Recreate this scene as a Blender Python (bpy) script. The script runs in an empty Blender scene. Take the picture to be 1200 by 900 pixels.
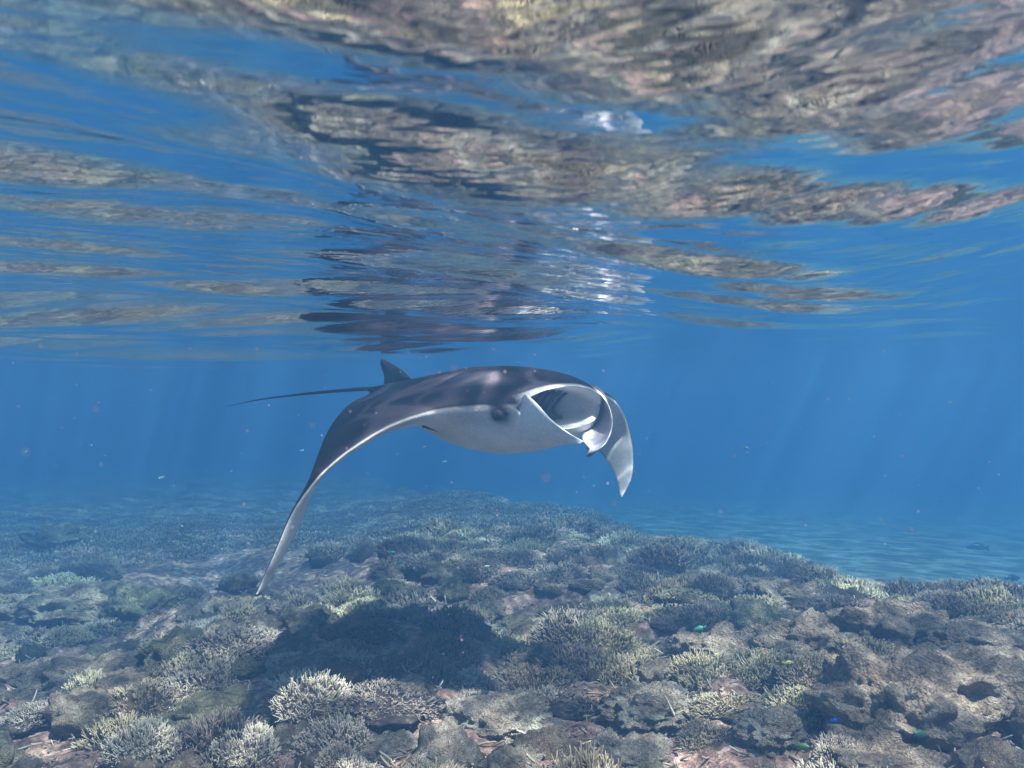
import bpy, bmesh, math, random
import numpy as np

# ------------------------------------------------------------------ camera, world, sun, exposure
SC = bpy.context.scene
COL = SC.collection
FPX, CX, HY = 1039.2, 600.0, 445.0          # focal length in photo pixels, centre column, horizon row
CAM = np.array([0.0, 0.0, -0.20])           # lens 0.2 m below the surface (z = 0)
cam_d = bpy.data.cameras.new('camera')
cam = bpy.data.objects.new('camera', cam_d); COL.objects.link(cam)
cam_d.sensor_width = 36.0; cam_d.lens = 36.0 * FPX / 1200.0
cam_d.clip_start = 0.02; cam_d.clip_end = 1000
cam.location = CAM
cam.rotation_euler = (math.radians(90.0 - math.degrees(math.atan(5.0 / FPX))), 0, 0)
cam_d.dof.use_dof = True; cam_d.dof.focus_distance = 4.8; cam_d.dof.aperture_fstop = 10.5
SC.camera = cam

SUN_DIR = np.array([0.33, -0.31, 0.90]); SUN_DIR /= np.linalg.norm(SUN_DIR)   # towards the sun, as refracted under water
elev = math.asin(SUN_DIR[2]); azim = math.atan2(SUN_DIR[0], SUN_DIR[1])
W = bpy.data.worlds.new('World'); SC.world = W; W.use_nodes = True
wn = W.node_tree.nodes; wl = W.node_tree.links
sky = wn.new('ShaderNodeTexSky'); sky.sky_type = 'NISHITA'; sky.sun_disc = False
sky.sun_elevation = elev; sky.sun_rotation = azim
wl.new(sky.outputs[0], wn['Background'].inputs[0]); wn['Background'].inputs[1].default_value = 0.132
sun_d = bpy.data.lights.new('sun', 'SUN'); sun = bpy.data.objects.new('sun', sun_d); COL.objects.link(sun)
sun_d.energy = 5.0; sun_d.angle = math.radians(2.9); sun_d.color = (1.0, 0.79, 0.73)
from mathutils import Vector
sun.rotation_euler = Vector(SUN_DIR).to_track_quat('Z', 'Y').to_euler()
VS = SC.view_settings
VS.view_transform = 'Standard'; VS.look = 'None'; VS.gamma = 1.0; VS.use_curve_mapping = False
VS.exposure = 0.88
CY = SC.cycles
SC.render.filter_size = 2.1
CY.use_denoising = True
CY.max_bounces = 8; CY.diffuse_bounces = 2; CY.glossy_bounces = 4; CY.transmission_bounces = 2
CY.volume_bounces = 2; CY.transparent_max_bounces = 12
CY.sample_clamp_indirect = 4.0
CY.use_adaptive_sampling = False

# ------------------------------------------------------------------ small maths
def sstep(a, b, x):
    t = np.clip((np.asarray(x, float) - a) / (b - a), 0, 1); return t * t * (3 - 2 * t)

def hash2(ix, iy, seed):
    h = (ix.astype(np.int64) * 374761393 + iy.astype(np.int64) * 668265263 + seed * 974711) & 0x7fffffff
    h = ((h ^ (h >> 13)) * 1274126177) & 0x7fffffff
    return ((h ^ (h >> 16)) & 0xffff) / 65535.0

def vnoise(x, y, seed=0):
    x = np.asarray(x, float); y = np.asarray(y, float)
    ix = np.floor(x); iy = np.floor(y); fx = x - ix; fy = y - iy
    fx = fx * fx * (3 - 2 * fx); fy = fy * fy * (3 - 2 * fy)
    a = hash2(ix, iy, seed); b = hash2(ix + 1, iy, seed); c = hash2(ix, iy + 1, seed); d = hash2(ix + 1, iy + 1, seed)
    return (a * (1 - fx) + b * fx) * (1 - fy) + (c * (1 - fx) + d * fx) * fy

def fbm(x, y, seed=0, octs=4):
    s = 0; a = 0.5
    for k in range(octs):
        s = s + a * (vnoise(x * 2 ** k + 17.3 * k, y * 2 ** k - 9.1 * k, seed + k) - 0.5); a *= 0.5
    return s

def sand_mask(x, y):
    # the reef ends along a slanting edge on one side; bare sand lies beyond it
    nx, ny = 0.94, 0.34
    d = (np.asarray(x, float) - 4.0) * nx + (np.asarray(y, float) - 8.0) * ny
    d = d + 1.6 * fbm(np.asarray(x) * 0.45, np.asarray(y) * 0.45, 91, 3)
    return sstep(-0.2, 0.9, d)

def bed_z(x, y):
    x = np.asarray(x, float); y = np.asarray(y, float)
    m = sand_mask(x, y)
    z = -2.04 - 0.36 * sstep(0.4, 4.2, -x) + 0.22 * sstep(0.6, 2.6, x) * (1 - sstep(5.5, 9.0, y))
    z = z + (1 - m) * (0.62 * fbm(x * 0.55, y * 0.55, 3, 2) + 0.30 * fbm(x * 1.6, y * 1.6, 5, 3) + 0.16 * fbm(x * 5, y * 5, 8, 4))
    z = z - 0.62 * m + 0.008 * m * np.sin(7 * x + 3 * y + 3 * fbm(x, y, 12, 2))
    r = np.hypot(x, y)
    z = z - 0.055 * np.clip(r - 5.8, 0, 60) - 0.02 * m * np.clip(r - 8, 0, 40)
    return z

def px(u, v, d):
    return np.array([(u - CX) / FPX * d, d, CAM[2] - (v - HY) / FPX * d])

def on_bed(u, v):
    d = 2.0
    for k in range(400):
        p = px(u, v, d)
        if p[2] < bed_z(p[0], p[1]): break
        d *= 1.012
    return px(u, v, d)

# ------------------------------------------------------------------ mesh and material helpers
def mesh_from(name, verts, faces, smooth=True, cols=None, attrs=None):
    me = bpy.data.meshes.new(name)
    verts = np.asarray(verts, np.float32)
    if isinstance(faces, np.ndarray):
        n, k = faces.shape
        me.vertices.add(len(verts)); me.vertices.foreach_set('co', verts.ravel())
        me.loops.add(n * k); me.loops.foreach_set('vertex_index', faces.astype(np.int32).ravel())
        me.polygons.add(n); me.polygons.foreach_set('loop_start', np.arange(0, n * k, k, dtype=np.int32))
        me.update(calc_edges=True); me.validate()
    else:
        me.from_pydata([tuple(v) for v in verts], [], faces); me.update()
    if smooth:
        me.polygons.foreach_set('use_smooth', np.ones(len(me.polygons), bool))
    if cols is not None:
        a = me.color_attributes.new('Col', 'FLOAT_COLOR', 'POINT')
        c = np.ones((len(verts), 4), np.float32); c[:, :3] = cols
        a.data.foreach_set('color', c.ravel())
    for k, v in (attrs or {}).items():
        a = me.attributes.new(k, 'FLOAT', 'POINT'); a.data.foreach_set('value', np.asarray(v, np.float32))
    return me

def link(name, me, mat=None, parent=None, loc=(0, 0, 0)):
    o = bpy.data.objects.new(name, me); COL.objects.link(o)
    if mat is not None and me is not None and not me.materials: me.materials.append(mat)
    o.location = loc
    if parent is not None: o.parent = parent
    return o

def tag(o, label=None, cat=None, group=None, kind=None):
    if label: o['label'] = label
    if cat: o['category'] = cat
    if group: o['group'] = group
    if kind: o['kind'] = kind
    return o

def grid_faces(nu, nv, wrap_v=False):
    i = np.arange(nu - 1)[:, None]; j = np.arange(nv if wrap_v else nv - 1)[None, :]
    j2 = (j + 1) % nv
    return np.stack([i * nv + j, (i + 1) * nv + j, (i + 1) * nv + j2, i * nv + j2], -1).reshape(-1, 4)

class NT:
    def __init__(s, name):
        s.m = bpy.data.materials.new(name); s.m.use_nodes = True
        s.t = s.m.node_tree; s.t.nodes.clear(); s.out = s.t.nodes.new('ShaderNodeOutputMaterial')
    def n(s, typ, **kw):
        nd = s.t.nodes.new('ShaderNode' + typ)
        for k, v in kw.items():
            if k.startswith('i_'):
                key = k[2:]; key = int(key) if key.isdigit() else key.replace('_', ' ')
                if hasattr(v, 'is_linked') or isinstance(v, bpy.types.NodeSocket): s.t.links.new(v, nd.inputs[key])
                else: nd.inputs[key].default_value = v
            else: setattr(nd, k, v)
        return nd
    def l(s, a, b): s.t.links.new(a, b)
    def noise(s, vec, scale, detail=4, rough=0.55):
        return s.n('TexNoise', i_Vector=vec, i_Scale=scale, i_Detail=detail, i_Roughness=rough).outputs[0]
    def math(s, op, a, b=0.0, c=None):
        kw = dict(operation=op, i_0=a, i_1=b)
        if c is not None: kw['i_2'] = c
        return s.n('Math', **kw).outputs[0]
    def ramp(s, fac, stops):
        r = s.n('ValToRGB', i_Fac=fac); e = r.color_ramp.elements
        while len(e) < len(stops): e.new(0.5)
        for k, (p, c) in enumerate(stops):
            e[k].position = p; e[k].color = (*c, 1) if len(c) == 3 else c
        return r.outputs[0]
    def mix(s, f, a, b, blend='MIX'):
        nd = s.n('Mix', data_type='RGBA', blend_type=blend)
        for sock, v in ((nd.inputs[0], f), (nd.inputs[6], a), (nd.inputs[7], b)):
            if isinstance(v, bpy.types.NodeSocket): s.l(v, sock)
            else: sock.default_value = v if not isinstance(v, tuple) else (*v, 1)[:4]
        return nd.outputs[2]
    def bsdf(s, color, rough=0.8, spec=0.3, normal=None, **kw):
        b = s.n('BsdfPrincipled')
        for key, v in (('Base Color', color), ('Roughness', rough), ('Specular IOR Level', spec)):
            if isinstance(v, bpy.types.NodeSocket): s.l(v, b.inputs[key])
            else: b.inputs[key].default_value = (*v, 1) if isinstance(v, tuple) else v
        if normal is not None: s.l(normal, b.inputs['Normal'])
        for k, v in kw.items(): b.inputs[k.replace('_', ' ')].default_value = v
        s.l(b.outputs[0], s.out.inputs[0]); return b
    def bump(s, h, strength=0.5, dist=0.01):
        return s.n('Bump', i_Height=h, i_Strength=strength, i_Distance=dist).outputs[0]

# ------------------------------------------------------------------ materials
def mat_surface():
    t = NT('water_surface')
    pos = t.n('NewGeometry').outputs['Position']
    # fine ripples, a few centimetres long, stretched along the crests
    mp = t.n('Mapping', i_Vector=pos, i_Scale=(0.55, 1.0, 1.0)); mp.inputs['Rotation'].default_value = (0, 0, 0.3)
    h1 = t.noise(mp.outputs[0], 34.0, 2, 0.5)
    h2 = t.noise(mp.outputs[0], 9.0, 2, 0.5)
    h = t.math('ADD', t.math('MULTIPLY', h1, 0.22), t.math('MULTIPLY', h2, 0.20))
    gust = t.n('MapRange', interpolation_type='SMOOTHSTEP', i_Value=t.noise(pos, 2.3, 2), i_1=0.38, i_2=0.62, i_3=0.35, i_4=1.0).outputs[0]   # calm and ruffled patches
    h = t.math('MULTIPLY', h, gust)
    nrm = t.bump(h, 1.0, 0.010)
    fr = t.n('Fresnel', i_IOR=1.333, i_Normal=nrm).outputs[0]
    # painted caustics: a cell pattern in the transparent colour imitates sunlight focused by waves
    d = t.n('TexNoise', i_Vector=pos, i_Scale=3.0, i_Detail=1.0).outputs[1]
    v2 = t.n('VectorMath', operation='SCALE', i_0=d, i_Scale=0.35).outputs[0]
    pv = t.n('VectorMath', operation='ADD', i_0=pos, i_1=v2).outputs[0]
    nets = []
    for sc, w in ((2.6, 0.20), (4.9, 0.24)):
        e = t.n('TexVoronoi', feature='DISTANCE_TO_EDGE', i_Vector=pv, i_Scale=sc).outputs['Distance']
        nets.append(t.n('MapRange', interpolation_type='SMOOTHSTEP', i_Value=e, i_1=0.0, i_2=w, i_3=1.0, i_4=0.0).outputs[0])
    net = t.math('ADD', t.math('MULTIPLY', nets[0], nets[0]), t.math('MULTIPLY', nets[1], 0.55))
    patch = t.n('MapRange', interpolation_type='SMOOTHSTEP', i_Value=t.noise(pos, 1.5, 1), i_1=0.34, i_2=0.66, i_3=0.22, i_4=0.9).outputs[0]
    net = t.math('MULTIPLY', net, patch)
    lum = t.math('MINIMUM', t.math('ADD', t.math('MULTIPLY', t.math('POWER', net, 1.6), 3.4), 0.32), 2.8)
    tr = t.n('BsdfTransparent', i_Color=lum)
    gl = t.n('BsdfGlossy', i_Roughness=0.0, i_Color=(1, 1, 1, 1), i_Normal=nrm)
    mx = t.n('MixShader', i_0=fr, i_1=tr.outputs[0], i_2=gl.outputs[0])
    t.l(mx.outputs[0], t.out.inputs[0]); return t.m

def mat_bed():
    t = NT('seabed')
    pos = t.n('NewGeometry').outputs['Position']
    sand = t.n('Attribute', attribute_name='sand').outputs['Fac']
    n1 = t.noise(pos, 2.2, 5, 0.6); n2 = t.noise(pos, 14.0, 5, 0.65); n3 = t.noise(pos, 60.0, 3, 0.6)
    reef = t.ramp(n2, [(0.28, (0.05, 0.033, 0.026)), (0.42, (0.18, 0.095, 0.075)), (0.56, (0.43, 0.255, 0.205)), (0.68, (0.80, 0.57, 0.48))])
    reef = t.mix(t.math('MULTIPLY', n1, 0.35), reef, (0.21, 0.125, 0.09))
    sd = t.ramp(n1, [(0.3, (0.20, 0.185, 0.155)), (0.7, (0.27, 0.25, 0.205))])
    c = t.mix(sand, reef, sd)
    h = t.math('ADD', t.math('MULTIPLY', n2, 1.0), t.math('MULTIPLY', n3, 0.35))
    h = t.math('MULTIPLY', h, t.math('SUBTRACT', 1.0, t.math('MULTIPLY', sand, 0.93)))
    t.bsdf(c, 0.9, 0.1, t.bump(h, 0.9, 0.05)); return t.m

def mat_branch(name, base, tip):
    t = NT(name)
    tc = t.n('TexCoord').outputs['Object']; k = t.n('Attribute', attribute_name='tip').outputs['Fac']
    rnd = t.n('ObjectInfo').outputs['Random']
    n = t.noise(tc, 40.0, 3)
    f = t.math('MULTIPLY', t.math('POWER', k, 1.6), t.math('ADD', n, 0.45))
    c = t.mix(f, base, tip); n5 = t.noise(tc, 26.0, 4)
    c = t.mix(t.math('GREATER_THAN', 0.02, k), c, t.ramp(n5, [(0.35, tuple(0.35 * q for q in base)), (0.6, base), (0.72, tuple(0.6 * q for q in tip))]))
    hs = t.n('HueSaturation', i_Color=c, i_Value=t.math('MULTIPLY_ADD', rnd, 0.6, 0.7), i_Hue=t.math('MULTIPLY_ADD', rnd, 0.034, 0.480))
    t.bsdf(hs.outputs[0], 0.85, 0.15, t.bump(n, 0.6, 0.006)); return t.m

def mat_boulder(name, dark, mid, pale, scale=9.0):
    t = NT(name)
    tc = t.n('TexCoord').outputs['Object']; rnd = t.n('ObjectInfo').outputs['Random']
    n = t.noise(tc, scale, 6, 0.65); n2 = t.noise(tc, 55.0, 3, 0.6); n3 = t.noise(tc, 2.5, 2)
    f = t.math('ADD', t.math('MULTIPLY', n, 0.6), t.math('MULTIPLY', n3, 0.4))
    c = t.ramp(f, [(0.34, dark), (0.50, mid), (0.66, pale)])
    c = t.mix(t.math('MULTIPLY', n2, 0.5), c, dark)
    hs = t.n('HueSaturation', i_Color=c, i_Value=t.math('MULTIPLY_ADD', rnd, 0.5, 0.8))
    vo = t.n('TexVoronoi', i_Vector=tc, i_Scale=26.0).outputs['Distance']
    h = t.math('ADD', t.math('ADD', n, t.math('MULTIPLY', n2, 0.6)), t.math('MULTIPLY', vo, 0.5))
    t.bsdf(hs.outputs[0], 0.9, 0.12, t.bump(h, 1.0, 0.05)); return t.m

def mat_vcol(name, rough=0.45, spec=0.4, nscale=30.0, amt=0.35, bumpd=0.002, sub=0.0):
    t = NT(name)
    tc = t.n('TexCoord').outputs['Object']; c = t.n('Attribute', attribute_name='Col').outputs['Color']
    n = t.noise(tc, nscale, 4, 0.6); n2 = t.noise(tc, 5.0, 3)
    v = t.math('ADD', t.math('MULTIPLY', n, amt), t.math('MULTIPLY', n2, amt))
    hs = t.n('HueSaturation', i_Color=c, i_Value=t.math('ADD', v, 1.0 - amt))
    t.bsdf(hs.outputs[0], rough, spec, t.bump(n, 0.5, bumpd)); return t.m

def mat_plain(name, col, rough=0.5, spec=0.4):
    t = NT(name)
    tc = t.n('TexCoord').outputs['Object']
    n = t.noise(tc, 25.0, 2)
    c = t.mix(n, tuple(0.7 * x for x in col), tuple(min(1, 1.25 * x) for x in col))
    t.bsdf(c, rough, spec); return t.m

M = dict(
    surface=mat_surface(), bed=mat_bed(),
    stag=mat_branch('staghorn_brown', (0.11, 0.076, 0.045), (0.55, 0.44, 0.29)),
    stag_pale=mat_branch('staghorn_pale', (0.17, 0.12, 0.085), (0.74, 0.63, 0.50)),
    stag_dark=mat_branch('staghorn_dark', (0.075, 0.052, 0.045), (0.40, 0.31, 0.25)),
    lump=mat_boulder('lobed_coral', (0.12, 0.08, 0.06), (0.40, 0.29, 0.21), (0.74, 0.61, 0.47)),
    rock=mat_boulder('reef_rock', (0.12, 0.085, 0.065), (0.45, 0.35, 0.27), (0.85, 0.76, 0.62), 7.0),
    olive=mat_boulder('olive_coral', (0.10, 0.08, 0.05), (0.32, 0.27, 0.165), (0.62, 0.55, 0.36)),
    manta=mat_vcol('manta_skin', 0.62, 0.16, 60.0, 0.55, 0.006),
)

# ------------------------------------------------------------------ water surface and seabed
def graded(lo, hi, near, fine, grow):
    p = [0.0]
    while p[-1] < hi: p.append(p[-1] + max(fine, grow * max(0, p[-1] - near) + fine))
    q = [0.0]
    while q[-1] > lo: q.append(q[-1] - max(fine, grow * max(0, -q[-1] - near) + fine))
    return np.array(q[:0:-1] + p)

SWELL = [(2.625, 2.6569, -2.2935, 0.1008), (1.5709, 2.7701, 4.2514, 0.0358), (1.0529, 2.8798, 4.9133, 0.0529), (0.8232, 2.4752, 1.9383, 0.0669),
         (0.4743, 1.6971, 3.9009, 0.0288), (0.4656, 1.2876, 8.6055, 0.0242), (0.4212, 2.0906, 2.0613, 0.0411), (0.2295, 2.6032, 6.0396, 0.0258),
         (0.2903, 1.9062, 8.8241, 0.063), (0.3118, 2.4746, 1.7152, 0.0217), (0.1623, 2.0935, 3.4158, 0.0405), (0.15, 2.1737, 3.8463, 0.0429)]
def wave_z(x, y, space):
    """wavelength, heading, phase and slope of each train of waves; short trains fade out where the mesh is coarse"""
    rng = np.random.default_rng(7)
    trains = list(SWELL)
    for lam in (0.62, 0.5, 0.4, 0.33, 0.27, 0.23, 0.19, 0.16, 0.135, 0.115, 0.10, 0.088):
        trains.append((lam, math.radians(90 + rng.normal(15, 35)), rng.uniform(0, 2 * math.pi), 0.017))
    z = np.zeros_like(x)
    for lam, th, ph, slope in trains:
        k = 2 * math.pi / lam
        z += slope / k * np.sin(k * (math.cos(th) * x + math.sin(th) * y) + ph) * sstep(1.0, 0.25, space / lam * 2.2)
    return z

def build_surface():
    xs = graded(-140, 140, 0.5, 0.011, 0.022); ys = graded(-140, 140, 0.9, 0.011, 0.022)
    X, Y = np.meshgrid(xs, ys, indexing='ij')
    SX = np.gradient(xs)[:, None] + 0 * Y; SY = np.gradient(ys)[None, :] + 0 * X
    Z = wave_z(X, Y, np.maximum(SX, SY))
    v = np.stack([X, Y, Z], -1).reshape(-1, 3)
    f = grid_faces(len(xs), len(ys))
    return mesh_from('water_surface', v, f)
o = link('water_surface', build_surface(), M['surface']); tag(o, 'rippled water surface seen from below', kind='structure')

def build_bed():
    xs = graded(-140, 140, 5.0, 0.034, 0.06); ys = graded(-140, 140, 8.5, 0.034, 0.06)
    X, Y = np.meshgrid(xs, ys, indexing='ij')
    Z = bed_z(X, Y)
    v = np.stack([X, Y, Z], -1).reshape(-1, 3)
    return mesh_from('seabed', v, grid_faces(len(xs), len(ys)), attrs={'sand': sand_mask(X, Y).ravel()})
o = link('seabed', build_bed(), M['bed']); tag(o, 'reef floor of brown rubble running out to pale sand', kind='structure')

# the water body itself, as one even volume
def build_water():
    t = NT('water_volume')
    pv = t.n('VolumePrincipled')
    pv.inputs['Color'].default_value = (0.080, 0.212, 0.395, 1)
    pv.inputs['Absorption Color'].default_value = (0.0, 0.23, 0.50, 1)
    pv.inputs['Density'].default_value = 0.132
    pv.inputs['Anisotropy'].default_value = 0.38
    t.l(pv.outputs[0], t.out.inputs['Volume'])
    b = 165.0; z0, z1 = -9.5, 0.45
    v = [(x, y, z) for z in (z0, z1) for y in (-b, b) for x in (-b, b)]
    f = [(0, 2, 3, 1), (4, 5, 7, 6), (0, 1, 5, 4), (2, 6, 7, 3), (0, 4, 6, 2), (1, 3, 7, 5)]
    o = link('haze', mesh_from('haze', v, f, smooth=False), t.m)
    tag(o, 'blue water that veils distant things', kind='stuff')
build_water()

# ------------------------------------------------------------------ the manta ray
HEAD = px(668, 475, 4.65); TAILB = px(447, 455, 5.92)
hv = (HEAD - TAILB); BODY_L = np.linalg.norm(hv); hv = hv / BODY_L
lv = np.cross([0, 0, 1.0], hv); lv /= np.linalg.norm(lv)
uv = np.cross(hv, lv)
def ml(x, y, z): return HEAD + x * hv + y * lv + z * uv

def catmull(P, n):
    P = np.asarray(P, float); m = len(P)
    d = np.r_[0, np.cumsum(np.sqrt(np.linalg.norm(np.diff(P[:, :3], axis=0), axis=1)) + 1e-6)]
    t = np.linspace(0, d[-1], n)
    # cubic hermite with finite-difference tangents
    T = np.zeros_like(P)
    for i in range(m):
        a, b = max(i - 1, 0), min(i + 1, m - 1)
        T[i] = (P[b] - P[a]) / (d[b] - d[a])
    k = np.clip(np.searchsorted(d, t, 'right') - 1, 0, m - 2)
    h = (d[k + 1] - d[k]); s = ((t - d[k]) / h)[:, None]; h = h[:, None]
    return ((2 * s**3 - 3 * s**2 + 1) * P[k] + (s**3 - 2 * s**2 + s) * h * T[k] + (-2 * s**3 + 3 * s**2) * P[k + 1] + (s**3 - s**2) * h * T[k + 1])

EYE = ml(-0.135, -0.385, -0.052)
def manta_stations():
    # rows: LE xyz, TE xyz, top thickness, bottom thickness, local span position
    R = []
    def st(le, te, tt, bt, y): R.append(np.r_[le, te, tt, bt, y])
    t0 = px(299, 698, 3.97)
    st(t0, t0 + np.array([0.006, 0.012, 0.004]), 0.004, 0.004, -1.9)
    st(px(304, 688, 3.975), px(313, 687, 4.05), 0.006, 0.008, -1.83)
    st(px(309, 676, 3.98), px(321, 673, 4.10), 0.008, 0.010, -1.75)
    st(px(321, 650, 4.00), px(335, 647, 4.20), 0.011, 0.014, -1.6)
    st(px(342, 602, 4.05), px(357, 602, 4.36), 0.016, 0.020, -1.4)
    st(px(363, 571, 4.10), px(366, 568, 4.58), 0.022, 0.026, -1.2)
    st(px(381, 551, 4.16), px(374, 529, 4.85), 0.030, 0.034, -1.05)
    st(px(412, 526, 4.25), px(389, 497, 5.18), 0.042, 0.046, -0.9)
    st(px(460, 498, 4.38), px(410, 473, 5.50), 0.062, 0.066, -0.75)
    st(px(511, 482, 4.48), px(432, 461, 5.75), 0.090, 0.105, -0.58)
    for y, x, tt, bt in ((-0.45, -0.29, 0.12, 0.16), (-0.36, -0.15, 0.155, 0.225), (-0.29, -0.04, 0.175, 0.265), (-0.2, -0.012, 0.185, 0.285),
                         (-0.1, 0.0, 0.19, 0.295), (0, 0.005, 0.19, 0.30), (0.1, 0.0, 0.19, 0.295), (0.2, -0.012, 0.185, 0.285),
                         (0.29, -0.04, 0.175, 0.265), (0.36, -0.15, 0.155, 0.225), (0.45, -0.29, 0.13, 0.16)):
        te = ml(-BODY_L + 0.02 + 0.16 * abs(y), y * 0.42, 0.0)
        st(ml(x, y, 0.0 - 0.12 * y * y), te, tt, bt, y)
    st(px(702, 464, 5.36), px(486, 455, 6.35), 0.10, 0.11, 0.58)
    st(px(720, 470, 5.54), px(535, 461, 6.68), 0.075, 0.080, 0.75)
    st(px(732, 489, 5.66), px(600, 475, 6.66), 0.055, 0.055, 0.95)
    st(px(739, 512, 5.66), px(660, 500, 6.40), 0.040, 0.038, 1.15)
    st(px(742, 535, 5.50), px(698, 525, 5.96), 0.026, 0.024, 1.35)
    st(px(740, 560, 5.28), px(720, 555, 5.50), 0.014, 0.012, 1.6)
    t1 = px(729, 583, 5.05)
    st(t1, t1 + np.array([-0.006, 0.012, 0.004]), 0.004, 0.004, 1.9)
    return np.array(R)

def build_manta():
    S = manta_stations(); n = 230
    key = 0.5 * (S[:, :3] + S[:, 3:6])
    A = catmull(np.c_[key, S], n)[:, 3:]
    LE, TE, tt, bt, sy = A[:, :3], A[:, 3:6], A[:, 6], A[:, 7], A[:, 8]
    chord = LE - TE; cl = np.linalg.norm(chord, axis=1, keepdims=True); cd = chord / np.maximum(cl, 1e-6)
    mid = 0.6 * LE + 0.4 * TE; tan = np.gradient(mid, axis=0); tan /= np.linalg.norm(tan, axis=1, keepdims=True)
    up = np.cross(cd, tan); up /= np.linalg.norm(up, axis=1, keepdims=True)
    for _ in range(4): up = np.vstack([up[:1], (up[:-2] + 2 * up[1:-1] + up[2:]) / 4, up[-1:]]); up /= np.linalg.norm(up, axis=1, keepdims=True)
    mo = np.sqrt(np.clip(1 - (sy / 0.31) ** 2, 0, 1)) * (np.abs(sy) < 0.31)
    def naca(c): return np.clip((2.969 * np.sqrt(c) - 1.26 * c - 3.516 * c**2 + 2.843 * c**3 - 1.036 * c**4), 0, None)
    nd, nc = 34, 8
    c = (0.5 - 0.5 * np.cos(np.linspace(0, math.pi, nd)))          # 0 at the nose, 1 at the trailing edge
    hu, hl = 0.100, 0.125
    loops, cols = [], []
    dark = np.array([0.0125, 0.0090, 0.0135]); white = np.array([0.80, 0.78, 0.77]); brown = np.array([0.13, 0.105, 0.115])
    for i in range(n):
        m = mo[i]; L = cl[i, 0]; p, q = [], []
        ctr = sstep(0.55, 0.25, abs(sy[i])); inner = 0.08 + 0.92 * float(sstep(0.23, 0.14, sy[i]))
        for k in range(nd - 1, -1, -1):                              # dorsal, trailing edge to nose
            z = math.sqrt((tt[i] * naca(c[k]) * (1 - 0.45 * ctr * float(sstep(0.3, 0.85, c[k])))) ** 2 + (m * hu * (1 - c[k]) ** 6) ** 2)
            p.append((c[k], z))
            col = dark.copy()
            a = abs(sy[i])
            sh = math.exp(-((a - 0.33) / 0.07) ** 2) * float(sstep(0.10, 0.16, c[k] * L) * sstep(0.46, 0.30, c[k] * L))   # paler shoulder bar
            col = col + (brown - dark) * min(1, 1.1 * sh)
            edge = float(sstep(0.03, 0.0, c[k] * L)) * min(1.0, 2.0 * m)
            col = col + (white * 0.8 - col) * edge
            if k == 0: col = white * (0.9 if m > 0 else 0.55)
            q.append(col)
        for k in range(1, nc + 1):                                    # roof of the mouth, inwards
            t = k / nc
            p.append((m * 0.24 * t, m * (hu - 0.02 * min(1, 4 * t)) * math.sqrt(max(0, 1 - t ** 3))))
            q.append(white * (0.55 if m <= 0 else 0.9 - 0.865 * inner * min(1.0, max(0.0, (t - 0.55) / 0.2))))
        for k in range(nc - 1, 0, -1):                                # floor of the mouth, outwards
            t = k / nc
            p.append((m * (0.24 * t + 0.03 * (1 - t)), -m * (hl - 0.02 * min(1, 4 * t)) * math.sqrt(max(0, 1 - t ** 3))))
            q.append(white * (0.55 if m <= 0 else 0.95 - 0.91 * inner * min(1.0, max(0.0, (t - 0.6) / 0.2))))
        for k in range(nd):                                           # ventral, nose to trailing edge
            z = math.sqrt((bt[i] * naca(c[k])) ** 2 + (m * hl * (1 - c[k]) ** 6) ** 2)
            p.append((c[k] + m * 0.018 * (1 - c[k]), -z))
            col = white * (1 - (0.42 - 0.5 * float(vnoise(sy[i] * 14, 3.3, 4))) * float(sstep(0.10, 0.0, c[k] * L)) * (m <= 0))
            g = float(sstep(0.80, 0.97, c[k])) * (1 - ctr) * 0.6       # dusky rear margin of the wings
            col = col * (1 - g) + np.array([0.20, 0.19, 0.21]) * g
            q.append(col)
        p = np.array(p)
        # the eye bulges from the side of the head
        P = LE[i] - cd[i] * (p[:, :1] * L) + up[i] * p[:, 1:2]
        q = np.array(q)
        ed = np.linalg.norm(P - EYE, axis=1)                          # dark skin runs down round the eye
        w_ = sstep(0.085, 0.045, ed)[:, None]
        q = q * (1 - w_) + dark * 2.0 * w_
        loops.append(P); cols.append(q)
    V = np.array(loops); nl = V.shape[1]
    C = np.array(cols)
    me = mesh_from('manta_body', V.reshape(-1, 3), grid_faces(n, nl, True), cols=C.reshape(-1, 3))
    bm = bmesh.new(); bm.from_mesh(me)
    bmesh.ops.remove_doubles(bm, verts=bm.verts, dist=0.0002)
    bmesh.ops.holes_fill(bm, edges=[e for e in bm.edges if e.is_boundary], sides=0)
    bmesh.ops.recalc_face_normals(bm, faces=bm.faces)
    for f in bm.faces: f.smooth = True
    bm.to_mesh(me); bm.free()
    return me

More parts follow.
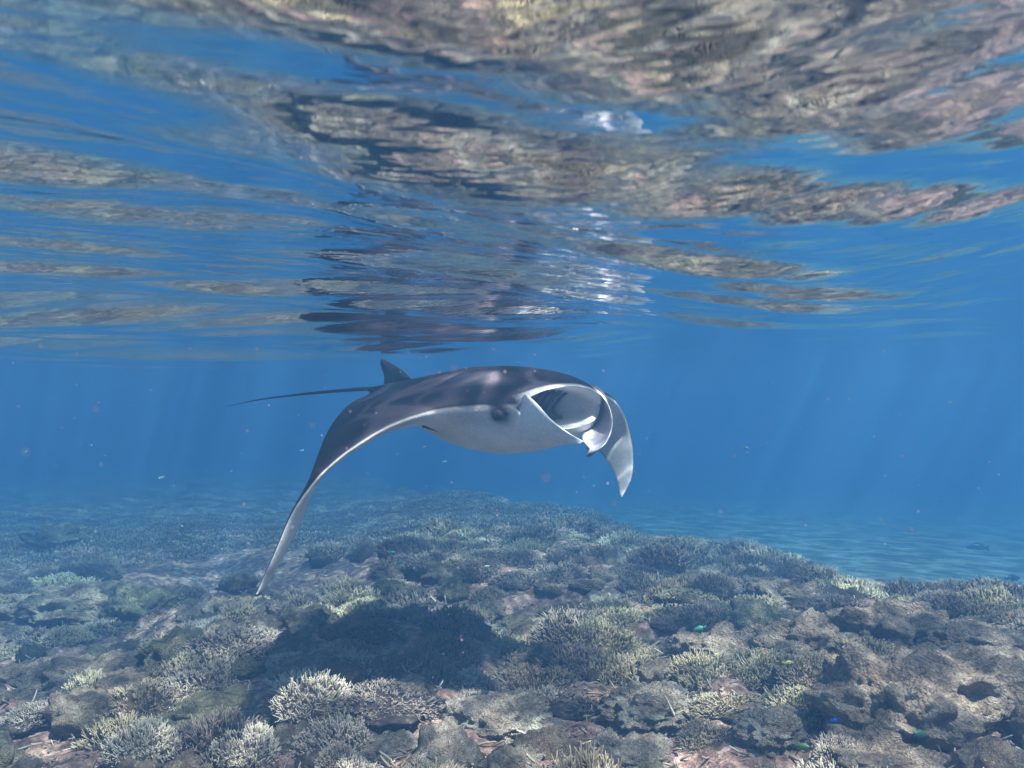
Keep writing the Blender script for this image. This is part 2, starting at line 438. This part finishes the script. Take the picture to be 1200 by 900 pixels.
def sheet(E, R, n, m, th, bow, cin, cout, edge_col):
    """curved fin between an edge curve and a root curve, bulged by bow, with real thickness"""
    e = catmull(E, n); r = catmull(R, n)
    V = []; C = []
    nrm = np.cross(np.gradient(e, axis=0), e - r); nrm /= np.maximum(np.linalg.norm(nrm, axis=1, keepdims=True), 1e-6)
    for side in (1, -1):
        for j in range(m):
            t = j / (m - 1); w = bow * math.sin(math.pi * t)
            thick = th * (1 - 0.75 * t)
            V.append(r * (1 - t) + e * t + nrm * (w + side * thick * 0.5))
            cc = np.array(cin if side > 0 else cout); 
            if t > 0.93: cc = np.array(edge_col)
            C.append(np.tile(cc, (n, 1)))
    order = list(range(m)) + list(range(2 * m - 1, m - 1, -1))
    V = np.array([V[k] for k in order]).transpose(1, 0, 2); C = np.array([C[k] for k in order]).transpose(1, 0, 2)
    me = mesh_from('fin', V.reshape(-1, 3), grid_faces(n, 2 * m, True), cols=C.reshape(-1, 3))
    bm = bmesh.new(); bm.from_mesh(me)
    bmesh.ops.holes_fill(bm, edges=[e_ for e_ in bm.edges if e_.is_boundary], sides=0)
    bmesh.ops.recalc_face_normals(bm, faces=bm.faces)
    bm.to_mesh(me); bm.free(); return me

def tube(P, rad, k=8, col=None):
    P = np.asarray(P, float); n = len(P)
    T = np.gradient(P, axis=0); T /= np.linalg.norm(T, axis=1, keepdims=True)
    a = np.cross(T, [0.13, 0.21, 0.97]); a /= np.linalg.norm(a, axis=1, keepdims=True); b = np.cross(T, a)
    th = np.arange(k) / k * 2 * math.pi
    V = P[:, None] + np.asarray(rad)[:, None, None] * (np.cos(th)[None, :, None] * a[:, None] + np.sin(th)[None, :, None] * b[:, None])
    V = V.reshape(-1, 3); f = grid_faces(n, k, True)
    return V, f

def ellipsoid(c, ax, r, nu=10, nv=14):
    th = np.linspace(0.02, math.pi - 0.02, nu); ph = np.arange(nv) / nv * 2 * math.pi
    L = np.stack([np.sin(th)[:, None] * np.cos(ph), np.sin(th)[:, None] * np.sin(ph), np.cos(th)[:, None] + 0 * ph], -1).reshape(-1, 3)
    return c + (L * r) @ np.array(ax), grid_faces(nu, nv, True)

def make_manta():
    base = 0.5 * (HEAD + TAILB)
    root = bpy.data.objects.new('manta_ray', None); COL.objects.link(root); root.location = base
    tag(root, 'large dark backed manta ray with white belly gliding with open mouth', 'manta ray')
    def part(name, me, mat, parent=root, label=None):
        me.transform(__import__('mathutils').Matrix.Translation(-Vector(base)))
        o = link(name, me, mat, parent)
        if label: o['label'] = label
        return o
    mm = M['manta']
    body = part('body', build_manta(), mm)
    DK = (0.013, 0.010, 0.013); WH = (0.80, 0.78, 0.77)
    # unrolled head fins
    E = [px(692, 453, 4.90), px(707, 466, 4.82), px(715.5, 482, 4.73), px(717.5, 499, 4.65), px(712, 516, 4.57), px(703, 525.5, 4.51), px(691, 530, 4.46)]
    R = [px(684, 452, 4.95), px(696, 466, 5.00), px(699, 482, 5.00), px(694, 496, 4.96), px(686, 506, 4.86), px(683, 515, 4.68), px(690.5, 527, 4.472)]
    part('cephalic_fin', sheet(E, R, 48, 18, 0.016, -0.035, (0.40, 0.38, 0.43), (0.10, 0.09, 0.11), (0.85, 0.83, 0.82)), mm, label='open scoop of the head fin that hangs down and inwards')
    E = [px(616, 461, 4.47), px(630, 474, 4.41), px(646, 492, 4.34), px(664, 506, 4.28), px(684, 517.5, 4.22)]
    R = [px(598, 478, 4.60), px(602, 502, 4.58), px(620, 516, 4.53), px(648, 520.5, 4.44), px(681, 519, 4.24)]
    part('cephalic_fin', sheet(E, R, 48, 14, 0.014, 0.012, WH, (0.80, 0.78, 0.77), (0.85, 0.83, 0.82)), mm, label='head fin seen from outside with a white rim')
    # tail whip
    P = catmull([ml(-BODY_L + 0.12, 0, 0), px(447, 455.5, 5.92), px(424, 456, 6.05), px(385, 459, 6.25), px(340, 463.5, 6.5), px(300, 469, 6.72), px(265, 476.5, 6.92)], 40)
    V, f = tube(P, np.linspace(0.018, 0.0030, 40) * np.r_[np.ones(30), np.linspace(1, 0.7, 10)])
    part('tail', mesh_from('tail', V, f, cols=np.tile(DK, (len(V), 1))), mm)
    # dorsal fin
    def fin(outline, half):
        oc = np.array(outline); n = len(oc); c = oc.mean(0)
        side = np.cross(hv, uv); side /= np.linalg.norm(side)
        V = np.vstack([oc, oc, [c + side * half], [c - side * half]]); F = []
        for k in range(n):
            k2 = (k + 1) % n
            F += [(k, k2, 2 * n), (k2, k, 2 * n + 1)]
        return mesh_from('fin', V, F, cols=np.tile(DK, (len(V), 1)))
    oc = catmull([px(484, 446, 5.66), px(474, 436, 5.70), px(462, 428, 5.78), px(447, 420.5, 5.90), px(446, 428, 5.90), px(450, 440, 5.88), px(449, 456, 5.90)], 24)
    part('dorsal_fin', fin(oc, 0.022), mm)
    oc = catmull([px(494, 497, 5.0), px(503, 500, 4.97), px(513, 506, 4.93), px(506, 504, 4.97), px(495, 501, 5.02)], 14)
    part('pelvic_fin', fin(oc, 0.012), mm)
    # eye on the side of the head
    ec = EYE
    V, f = ellipsoid(ec, (hv, lv, uv), np.array([0.036, 0.026, 0.028]))
    eye = part('eye', mesh_from('eye', V, f, cols=np.tile((0.014, 0.012, 0.015), (len(V), 1))), mm, label='dark bulging eye')
    V, f = ellipsoid(ec - lv * 0.017 + hv * 0.010, (hv, lv, uv), np.array([0.015, 0.012, 0.013]))
    part('pupil', mesh_from('pupil', V, f), mat_plain('eye_black', (0.004, 0.004, 0.005), 0.15), eye)
    # feathery gill plates inside the mouth
    gm = mat_plain('gill_plate', (0.10, 0.085, 0.10), 0.7, 0.2)
    for k in range(8):
        y = -0.215 + 0.052 * k
        hgt = 0.085 * math.sqrt(max(0.05, 1 - (y / 0.30) ** 2))
        P = [ml(-0.16 - 0.09 * math.cos(a), y + 0.035 * math.sin(a * 2), -0.01 + hgt * math.sin(a)) for a in np.linspace(-1.35, 1.35, 14)]
        V, f = tube(P, np.full(14, 0.010), 5)
        part('gill_plate', mesh_from('gill_plate', V, f), gm)
make_manta()

# ------------------------------------------------------------------ corals
class MBuf:
    def __init__(s): s.v = []; s.f3 = []; s.t = []; s.n = 0
    def add(s, V, F, T):
        s.v.append(V); s.f3.append(np.asarray(F) + s.n); s.t.append(T); s.n += len(V)
    def mesh(s, name): return mesh_from(name, np.vstack(s.v), np.vstack(s.f3), smooth=True, attrs={'tip': np.concatenate(s.t)})

def finger(buf, p, d, L, r, k, t0, t1, bend):
    """a tapered finger with a rounded tip, triangles only"""
    d = d / np.linalg.norm(d)
    a = np.cross(d, [0.3, 0.5, 0.81]); a /= np.linalg.norm(a); b = np.cross(d, a)
    th = np.arange(k) / k * 2 * math.pi
    rings = []
    for s, rr in ((0, 1.0), (0.5, 0.85), (0.9, 0.6)):
        c = p + d * L * s + bend * (s * s * L)
        rings.append(c + r * rr * (np.cos(th)[:, None] * a + np.sin(th)[:, None] * b))
    tip = p + d * L + bend * L
    V = np.vstack(rings + [tip[None]]); F = []
    for q in range(2):
        for j in range(k):
            j2 = (j + 1) % k
            F += [(q * k + j, q * k + j2, (q + 1) * k + j2), (q * k + j, (q + 1) * k + j2, (q + 1) * k + j)]
    for j in range(k): F.append((2 * k + j, 2 * k + (j + 1) % k, 3 * k))
    T = np.r_[np.full(k, t0), np.full(k, t0 + 0.5 * (t1 - t0)), np.full(k, t0 + 0.9 * (t1 - t0)), t1]
    buf.add(V, F, T)
    return p + d * L * 0.55 + bend * 0.3 * L, d

def bush(seed, R=0.30, H=0.2, n=150, L=0.10, r=0.009, k=3, side=3, dome=True):
    rng = np.random.default_rng(seed); buf = MBuf()
    if dome:
        bm = bmesh.new(); bmesh.ops.create_icosphere(bm, subdivisions=3, radius=1)
        V = np.array([v.co[:] for v in bm.verts]); F = np.array([[v.index for v in f.verts] for f in bm.faces]); bm.free()
        nz = np.array([fbm(v[0] * 2 + 5, v[1] * 2 + v[2] * 3, seed, 3) for v in V])
        V = V * (1 + 0.9 * nz)[:, None] * np.array([R * 0.80, R * 0.80, H * 0.62])
        buf.add(V, F, np.full(len(V), 0.0))
    for i in range(n):
        az = rng.uniform(0, 2 * math.pi); q = math.sqrt(rng.uniform(0, 1)); el = q * math.radians(88)
        dirn = np.array([math.sin(el) * math.cos(az), math.sin(el) * math.sin(az), math.cos(el)])
        lump = 0.88 + 0.22 * math.sin(3 * az + seed) * q + 0.55 * float(fbm(dirn[0] * 2.2 + seed, dirn[1] * 2.2, seed, 2))
        p = dirn * np.array([R * 0.80, R * 0.80, H * 0.66]) * lump
        d = dirn * 0.9 + np.array([0, 0, 0.55]) + rng.normal(0, 0.34, 3)
        LL = L * rng.uniform(0.5, 1.4); bend = rng.normal(0, 0.12, 3) + np.array([0, 0, 0.12])
        m, dd = finger(buf, p, d, LL, r * rng.uniform(0.8, 1.2), k, 0.15, 0.95, bend)
        for s in range(rng.integers(0, side + 1)):
            d2 = dd + rng.normal(0, 0.55, 3)
            finger(buf, m - dd * LL * rng.uniform(-0.1, 0.25), d2, LL * rng.uniform(0.35, 0.6), r * 0.72, max(3, k - 1), 0.5, 1.0, rng.normal(0, 0.1, 3))
    return buf.mesh('branching_coral')

def boulder(seed, lobes=14, w=0.45, amp=0.30, flat=0.7, rough=0.085, sub=5):
    rng = np.random.default_rng(seed)
    bm = bmesh.new(); bmesh.ops.create_icosphere(bm, subdivisions=sub, radius=1)
    V = np.array([v.co[:] for v in bm.verts]); F = np.array([[v.index for v in f.verts] for f in bm.faces]); bm.free()
    D = rng.normal(size=(lobes, 3)); D[:, 2] = np.abs(D[:, 2]) * 0.9; D /= np.linalg.norm(D, axis=1, keepdims=True)
    ww = w * rng.uniform(0.6, 1.2, lobes)
    d2 = ((V[:, None] - D[None]) ** 2).sum(-1)
    b = np.max(np.exp(-d2 / ww ** 2) * rng.uniform(0.5, 1.0, lobes), axis=1)
    def n3(f, sd, o): return (fbm(V[:, 0] * f + 3, V[:, 1] * f, sd, o) + fbm(V[:, 1] * f + 7, V[:, 2] * f, sd + 31, o) + fbm(V[:, 2] * f + 11, V[:, 0] * f, sd + 57, o)) / 1.6
    nz = n3(2.3, seed, 4); nz2 = n3(8.0, seed + 9, 3); nz3 = n3(19.0, seed + 19, 2)
    r = 0.72 + amp * b + 0.5 * nz * 0.6 + rough * nz2 * 3 - 0.10 * np.abs(nz) + 0.10 * nz3 - 0.22 * np.clip(0.06 - np.abs(nz2), 0, 1)
    V = V * r[:, None] * np.array([1, rng.uniform(0.75, 1.1), flat])
    return mesh_from('boulder_coral', V, F)

def inst(name, me, mat, x, y, z, s, rz, label, cat, group=None, tilt=0.0, sz=1.0):
    o = bpy.data.objects.new(name, me); COL.objects.link(o)
    if not me.materials: me.materials.append(mat)
    o.location = (x, y, z); o.rotation_euler = (tilt, tilt * 0.5, rz); o.scale = (s, s, s * sz)
    return tag(o, label, cat, group)

RNG = random.Random(5)
BUSH = {}
for kind, (R, H, n, L, r) in dict(carpet=(0.30, 0.16, 820, 0.042, 0.0054), open=(0.27, 0.19, 560, 0.062, 0.0058)).items():
    for v in range(4):
        BUSH[kind, v] = bush(100 + 10 * v + (0 if kind == 'carpet' else 5), R, H, n, L, r)
def with_mat(me, mat):
    c = me.copy(); c.materials.clear(); c.materials.append(mat); return c
BM = {(k, v, mk): with_mat(me, M[mk]) for (k, v), me in BUSH.items() for mk in ('stag', 'stag_dark', 'stag_pale')}
LUMPS = [boulder(40 + i, 24 + 4 * i, 0.26 + 0.03 * (i % 3), 0.36, 0.72, 0.09, 6) for i in range(4)]
LUMPM = [with_mat(m, M['lump']) for m in LUMPS]; OLIVEM = [with_mat(m, M['olive']) for m in LUMPS]
ROCKS = [with_mat(boulder(70 + i, 11 + 2 * i, 0.45, 0.30, 0.62, 0.13, 6), M['rock']) for i in range(4)]

placed = []; NAMED = []
def free(x, y, r):
    return all((x - a) ** 2 + (y - b) ** 2 > (0.66 * (r + c)) ** 2 for a, b, c in placed)

# boulders and lumps that the photograph shows singly: (u, v of the foot, width px, mesh list, index, height factor, label)
singles = [
    (590, 872, 165, ROCKS, 0, 0.8, 'rounded grey boulder just below the manta shadow'),
    (765, 868, 150, ROCKS, 1, 0.8, 'pale knobbly rock among brown branching corals'),
    (745, 905, 150, ROCKS, 2, 0.7, 'bright cream rock lump in front of the pale knobbly rock'),
    (455, 893, 90, ROCKS, 3, 0.8, 'small pinkish rock with pale crown below the manta shadow'),
    (915, 885, 120, ROCKS, 1, 0.9, 'cream and brown craggy rock between staghorn and massive corals'),
    (1075, 872, 230, LUMPM, 0, 1.0, 'broad ridged boulder coral rising to a crest'),
    (1060, 915, 190, LUMPM, 1, 0.6, 'low cluster of brown rounded coral lobes below the ridged boulder'),
    (1170, 845, 220, LUMPM, 2, 0.9, 'wide brown massive coral with a shaded flank'),
    (1065, 765, 170, LUMPM, 3, 0.9, 'round topped coral mound with dark hollows'),
    (955, 772, 130, LUMPM, 0, 0.9, 'brown lobed coral mound behind the broad ridged boulder'),
    (850, 778, 130, LUMPM, 1, 0.9, 'cluster of brown knobs beside the carpet of branching coral'),
    (1165, 765, 140, LUMPM, 2, 0.7, 'flattened brown coral mound near two dark fish'),
    (930, 718, 120, LUMPM, 3, 0.7, 'low tan coral mound close to the reef edge'),
    (140, 735, 130, OLIVEM, 1, 0.9, 'yellowish green dappled boulder coral'),
    (60, 742, 150, LUMPM, 2, 0.7, 'bluish hazy coral mound beside the yellowish boulder'),
    (80, 815, 170, LUMPM, 0, 0.6, 'low brown coral hump on the deeper slope'),
    (250, 862, 150, OLIVEM, 2, 0.5, 'smooth olive brown mound among pale branching tips'),
    (448, 700, 55, OLIVEM, 3, 0.8, 'small pale yellowish round coral'),
    (458, 684, 48, LUMPM, 1, 0.8, 'small bluish dome coral behind the pale yellowish one'),
    (55, 650, 90, OLIVEM, 0, 0.7, 'pale greenish coral mound out on the hazy slope'),
    (285, 800, 50, OLIVEM, 1, 1.0, 'small yellowish coral knob by the manta shadow'),
]
SHORT = dict(zip((t[6] for t in singles), (
    'rounded grey boulder', 'pale knobbly rock', 'bright cream rock lump', 'small pinkish rock', 'craggy cream and brown rock', 'broad ridged boulder', 'low cluster of brown lobes',
    'wide massive coral with shaded flank', 'round topped mound with hollows', 'brown lobed coral mound', 'cluster of brown knobs', 'flattened mound near two dark fish', 'low tan mound',
    'yellowish green dappled boulder', 'bluish hazy mound', 'low brown hump on the slope', 'smooth olive brown mound', 'small pale yellowish coral', 'small bluish dome coral', 'pale greenish mound', 'small yellowish knob')))
for u, v, wpx, ml_, i, hf, lab in singles:
    p = on_bed(u, v); s = wpx / FPX * p[1] * 0.5 / 0.95
    q = on_bed(u, v) + np.array([0, s * 0.5, 0]); z = float(bed_z(q[0], q[1]))
    inst('boulder_coral' if ml_ is not ROCKS else 'reef_rock', ml_[i], None, q[0], q[1], z - 0.04 * s, s, RNG.uniform(0, 6.28), lab, 'coral' if ml_ is not ROCKS else 'rock', sz=hf)
    placed.append((q[0], q[1], s * 0.9)); NAMED.append((q[0], q[1], s, ' '.join(lab.split()[:5]) if len(lab.split()) < 6 else SHORT[lab]))

# pale bushes that stand out
for u, v, wpx, kind, vi, mk, lab in [
    (256, 745, 46, 'open', 0, 'stag_pale', 'pale round staghorn coral bush standing clear of the darker clumps'),
    (335, 790, 60, 'open', 1, 'stag_pale', 'pale tipped staghorn bush at the rim of the manta shadow'),
    (170, 900, 120, 'open', 2, 'stag_pale', 'spread of pale staghorn branches at the foot of the slope'),
    (290, 900, 110, 'open', 3, 'stag_pale', 'peach tipped staghorn branches below the olive mound'),
    (395, 905, 70, 'open', 0, 'stag_pale', 'small pale staghorn sprig beside the small pinkish rock'),
    (985, 905, 90, 'open', 1, 'stag_pale', 'bristling pale staghorn tuft below the craggy cream rock')]:
    p = on_bed(u, v); s = wpx / FPX * p[1] / (2 * 0.33)
    z = float(bed_z(p[0], p[1]))
    inst('branching_coral', BM[kind, vi, mk], None, p[0], p[1], z + 0.03, s, RNG.uniform(0, 6.28), lab, 'coral', sz=1.1)
    placed.append((p[0], p[1], 0.22 * s))

rr = np.random.default_rng(11)
TONE = {'stag': 'brown', 'stag_dark': 'dark grey brown', 'stag_pale': 'pale tipped'}
def where(x, y):
    best = min(((math.hypot(x - a, y - b) - r, nm) for a, b, r, nm in NAMED), default=(9, ''))
    if math.hypot((x + 0.62) / 0.75, (y - 5.15) / 0.8) < 1: return 'in the dark shadow below the manta ray'
    if best[0] < 0.24: return 'beside the ' + best[1]
    if sand_mask(x + 0.7, y + 0.3) > 0.5: return 'along the reef edge above the sand flat'
    if y > 9.0: return 'on the hazy far part of the reef'
    if x < -1.3: return 'on the deeper slope of the reef'
    if x > 1.2: return 'between the massive brown corals'
    return 'in the dense carpet over the middle of the reef'
# knobbly lumps that fill the gaps between the larger corals
KNOBS = [boulder(200 + i, 34, 0.24, 0.42, 0.75, 0.05, 4) for i in range(3)]
KNOBM = [with_mat(k, M[m]) for k, m in zip(KNOBS, ('lump', 'rock', 'olive'))]
KT = ['brown knobbly coral lump ', 'pale knobbly rubble lump ', 'olive knobbly coral lump ']
nk = 0
for k in range(4000):
    y = rr.uniform(3.2, 9.5); x = rr.uniform(-0.62, 0.62) * (y + 0.4)
    if sand_mask(x, y) > 0.3: continue
    r = rr.uniform(0.10, 0.27)
    if not free(x, y, r * 0.9): continue
    placed.append((x, y, r * 0.9)); v = int(rr.choice([0, 0, 0, 1, 2])); nk += 1
    wh = where(x, y)
    inst('knobbly_coral', KNOBM[v], None, x, y, float(bed_z(x, y)) + 0.01, r, rr.uniform(0, 6.28), KT[v] + wh, 'coral', KT[v] + wh, tilt=rr.normal(0, 0.2), sz=rr.uniform(0.7, 1.2))
    if nk >= 95: break

# carpets of branching coral
cands = []
for k in range(14000):
    y = rr.uniform(2.6, 19.0); x = rr.uniform(-0.66, 0.66) * (y + 0.6)
    cands.append((x, y))
near, far = [], []
for x, y in cands:
    if sand_mask(x, y) > 0.35: continue
    u = CX + x / y * FPX
    patch = fbm(x * 0.5 + 3, y * 0.5, 33, 2)
    centre = math.exp(-((x + 0.1) / 2.0) ** 2)
    if patch + 0.32 * centre < -0.02 + (0.08 if x > 1.3 and y < 6.5 else 0): continue
    r = 0.27 + 0.03 * rr.uniform(-1, 1) if y < 9 else 0.36
    if not free(x, y, r * 0.82): continue
    placed.append((x, y, r * 0.82)); (near if y < 20 else far).append((x, y, r))
near.sort(key=lambda t: t[1])
things, rest = near[:290], near[290:]
for x, y, r in things:
    h = rr.uniform()
    mk = 'stag_pale' if h < (0.10 if y < 7.5 else 0.03) else ('stag_dark' if h < (0.42 if y < 7.5 else 0.7) else 'stag')
    kind = 'open' if rr.uniform() < 0.3 else 'carpet'
    s = r / 0.30 * float(rr.choice([0.72, 0.95, 1.1, 1.3]))
    wh = where(x, y)
    inst('branching_coral', BM[kind, int(rr.integers(4)), mk], None, x, y, float(bed_z(x, y)) - 0.02, s, rr.uniform(0, 6.28), TONE[mk] + ' staghorn coral clump ' + wh, 'coral', TONE[mk] + ' staghorn clumps ' + wh, tilt=rr.normal(0, 0.14), sz=float(rr.choice([0.5, 0.75, 1.0, 1.2])))
print('branching things', len(things), 'rest', len(rest))
# the far carpet, too small to tell apart
buf = MBuf()
for x, y, r in rest:
    z = float(bed_z(x, y))
    for q in range(120):
        a = rr.uniform(0, 6.28); d = r * 1.3 * math.sqrt(rr.uniform())
        p = np.array([x + d * math.cos(a), y + d * math.sin(a), z + 0.10 * (1 - (d / r / 1.3) ** 2) + 0.05 * math.sin(9 * a + d * 20) * d])
        finger(buf, p, np.array([0.4 * math.cos(a) * d / r, 0.4 * math.sin(a) * d / r, 1.0]) + rr.normal(0, 0.2, 3), 0.058, 0.0085, 3, 0.1, 0.9, rr.normal(0, 0.1, 3))
if rest:
    o = link('far_coral_carpet', buf.mesh('far_coral_carpet'), M['stag_dark']); tag(o, 'distant hazy carpet of brown branching coral', 'coral', kind='stuff')

# broken coral twigs lying over the bare ground
buf = MBuf()
for k in range(8000):
    y = rr.uniform(0.8, 9.0); x = rr.uniform(-0.62, 0.62) * (y + 1.0)
    if sand_mask(x, y) > 0.5: continue
    a = rr.uniform(0, 6.28); p = np.array([x, y, float(bed_z(x, y)) + 0.004])
    finger(buf, p, np.array([math.cos(a), math.sin(a), rr.uniform(-0.1, 0.7)]), rr.uniform(0.03, 0.11), rr.uniform(0.004, 0.009), 4, 0.1, rr.uniform(0.3, 1.0), rr.normal(0, 0.2, 3))
o = link('coral_rubble', buf.mesh('coral_rubble'), M['stag_pale']); tag(o, 'broken coral twigs strewn over the reef floor', 'rubble', kind='stuff')

def dead_branch(u, v, ends, label):
    p = on_bed(u, v); b = MBuf()
    for du, dv in ends:
        q = px(u + du, v + dv, p[1] * 0.99); L = np.linalg.norm(q - p)
        finger(b, p + np.array([0, 0, 0.01]), q - p, L, 0.008, 6, 0.7, 1.0, np.array([0, 0, 0.08]))
    me = b.mesh('dead_branch'); me.transform(__import__('mathutils').Matrix.Translation(-Vector(p)))
    tag(link('dead_branch', me, M['stag_pale'], loc=p), label, 'coral branch')
dead_branch(524, 720, [(-20, -18), (-3, -19)], 'bare whitish forked coral branch lying on the brown carpet')
dead_branch(795, 850, [(-16, -30)], 'bare whitish straight twig beside the pale knobbly rock')
dead_branch(850, 824, [(22, -5), (12, -4)], 'yellowish lit coral branch lying flat among brown clumps')

# ------------------------------------------------------------------ fish
def fish_meshes():
    n, k = 14, 10
    xs = np.linspace(0.5, -0.38, n); t = np.linspace(0, 1, n)
    hh = 0.19 * np.sin(np.pi * np.clip(t * 0.93 + 0.03, 0, 1)) ** 0.75 + 0.012; ww = hh * 0.42
    th = np.arange(k) / k * 2 * math.pi
    V = np.stack([xs[:, None] + 0 * th, ww[:, None] * np.cos(th), hh[:, None] * np.sin(th)], -1).reshape(-1, 3)
    F = [tuple(int(q) for q in f) for f in grid_faces(n, k, True)] + [tuple(range(k))[::-1], tuple(range((n - 1) * k, n * k))]
    body = (V, F)
    def plate(outline, th_):
        o_ = np.array([(x, 0.0, z) for x, z in outline]); m = len(o_); c = o_.mean(0)
        return (np.vstack([o_, [c + [0, th_, 0]], [c - [0, th_, 0]]]), [f for q in range(m) for f in ((q, (q + 1) % m, m), ((q + 1) % m, q, m + 1))])
    tail = plate([(-0.34, 0.03), (-0.46, 0.12), (-0.58, 0.17), (-0.50, 0.0), (-0.58, -0.17), (-0.46, -0.12), (-0.34, -0.03)], 0.012)
    dors = plate([(0.22, 0.13), (0.12, 0.24), (-0.12, 0.25), (-0.30, 0.15), (-0.28, 0.06), (0.0, 0.12)], 0.012)
    anal = plate([(0.02, -0.15), (-0.10, -0.24), (-0.30, -0.14), (-0.28, -0.05)], 0.012)
    e1 = ellipsoid(np.array([0.36, 0.048, 0.04]), np.eye(3), np.array([0.026, 0.018, 0.026]), 6, 8)
    return dict(body=body, tail_fin=tail, dorsal_fin=dors, anal_fin=anal, eye=(e1[0], e1[1]))
FM = fish_meshes(); FISH = {}
def fish(p, length, colour, yaw, pitch, label, group=None, full=True):
    key = (colour, full)
    if key not in FISH:
        mt = mat_plain('fish_' + str(len(FISH)), colour, 0.35, 0.5); mf = mat_plain('fish_fin_' + str(len(FISH)), tuple(0.8 * c for c in colour), 0.5, 0.3)
        d = {}
        for nm in (('body', 'tail_fin', 'dorsal_fin', 'anal_fin', 'eye') if full else ('body', 'tail_fin')):
            v, f = FM[nm]; me = mesh_from('fish_' + nm, v, f if isinstance(f, list) else [tuple(int(q) for q in g) for g in f])
            me.materials.append(EYE_M if nm == 'eye' else (mt if nm == 'body' else mf)); d[nm] = me
        FISH[key] = d
    r = bpy.data.objects.new('reef_fish', None); COL.objects.link(r)
    r.location = p; r.rotation_euler = (0, pitch, yaw); r.scale = (length,) * 3; tag(r, label, 'fish', group)
    for nm, me in FISH[key].items():
        o = bpy.data.objects.new(nm, me); COL.objects.link(o); o.parent = r
EYE_M = mat_plain('fish_eye', (0.01, 0.01, 0.012), 0.2)
def fish_px(u, v, lpx, colour, yaw, pitch, label, back=0.93, **kw):
    d = on_bed(u, v)[1] * back
    fish(px(u, v, d), lpx / FPX * d, colour, yaw, pitch, label, **kw)
BLUE = (0.03, 0.12, 0.85); CYAN = (0.20, 0.62, 0.62); DARKF = (0.018, 0.018, 0.025)
fish_px(988, 797, 13, BLUE, 0.3, 0.1, 'small vivid blue fish above a brown coral ridge, upper of a pair')
fish_px(992, 812, 12, BLUE, 0.2, 0.25, 'small vivid blue fish just under the other blue one')
fish_px(978, 845, 11, BLUE, 2.8, 0.3, 'lone vivid blue fish low over the reef by the craggy rock')
fish_px(943, 818, 19, (0.75, 0.80, 0.55), 0.8, 1.15, 'pale whitish green fish tilted head down over brown coral')
fish_px(820, 737, 14, (0.12, 0.50, 0.36), 2.9, 0.3, 'small green fish over the brown branching carpet')
fish_px(925, 778, 16, (0.70, 0.62, 0.12), 0.1, 0.1, 'small yellow fish beside the brown lobed coral')
fish_px(1079, 861, 22, (0.06, 0.17, 0.14), 0.4, 0.2, 'blurred green disc built as a fish shape against the ridged boulder coral')  # fish mesh stands in for an out of focus green disc
fish_px(942, 876, 20, (0.10, 0.17, 0.08), 2.6, 0.1, 'blurred olive green disc built as a fish shape below the craggy cream rock')  # another blurred disc given a fish shape, not a real fish
fish_px(1120, 770, 40, DARKF, 2.7, -0.35, 'dark oval fish hovering by the flattened coral mound')
fish_px(1142, 766, 26, DARKF, 1.2, -0.5, 'smaller dark fish turned beside the larger dark oval fish')
fish_px(530, 620, 26, DARKF, 2.2, 0.5, 'dark fish over the hazy reef below the manta ray')
fish_px(1146, 642, 24, (0.04, 0.04, 0.05), 3.0, 0.0, 'dark fish crossing the pale sand flat', back=0.97)
fish_px(1187, 678, 20, (0.04, 0.04, 0.05), 0.2, 0.0, 'dark fish at the rim of the sand flat', back=0.97)
fish_px(880, 432, 7, DARKF, 0.3, 0.0, 'tiny dark fish alone in open blue water', back=0.3)
for k in range(64):
    u = rr.uniform(0, 760) if k < 50 else rr.uniform(0, 1100); v = rr.uniform(520, 680)
    if 290 < u < 745 and v < 560 and k % 3: v = rr.uniform(560, 670)
    d = rr.uniform(7.0, 11.0) if v < 560 else on_bed(u, v)[1] * rr.uniform(0.75, 0.95)
    if px(u, v, d)[2] < bed_z(*px(u, v, d)[:2]) + 0.05: d *= 0.8
    fish(px(u, v, d), rr.uniform(0.035, 0.07), (0.20, 0.55, 0.52) if k % 4 else (0.45, 0.60, 0.45), rr.uniform(0, 6.28), rr.normal(0, 0.25),
         'tiny pale cyan fish hovering over the hazy reef' if k % 4 else 'tiny whitish green fish hovering over the hazy reef', 'tiny cyan fish over the reef' if k % 4 else 'tiny whitish fish over the reef', full=False)

# ------------------------------------------------------------------ drifting specks in the water
V, F = [], []; nv = 0
spots = [(970, 468), (1032, 610), (1068, 621), (470, 765), (505, 439), (532, 433), (355, 341), (118, 545), (112, 480), (48, 406), (30, 530), (366, 499), (730, 78), (350, 862), (1185, 720), (845, 600), (720, 590), (640, 560)]
spots = [(u, v, rr.uniform(0.25, 0.55), rr.uniform(0.0004, 0.0009)) for u, v in spots]      # close to the lens: soft discs
for k in range(1300):
    d = rr.uniform(0.6, 4.0); spots.append((rr.uniform(-100, 1300), rr.uniform(405, 900), d, rr.uniform(0.0003, 0.0008)))
for u, v, d, s_ in spots:
    c = px(u, v, d)
    a, f = ellipsoid(c, np.eye(3), s_ * rr.uniform(0.7, 1.2, 3), 5, 7)
    V.append(a); F.append(f + nv); nv += len(a)
o = link('suspended_specks', mesh_from('suspended_specks', np.vstack(V), np.vstack(F)), mat_plain('speck', (0.58, 0.43, 0.38), 0.9, 0.1))
tag(o, 'reddish specks of plankton drifting in the water', 'plankton', kind='stuff')
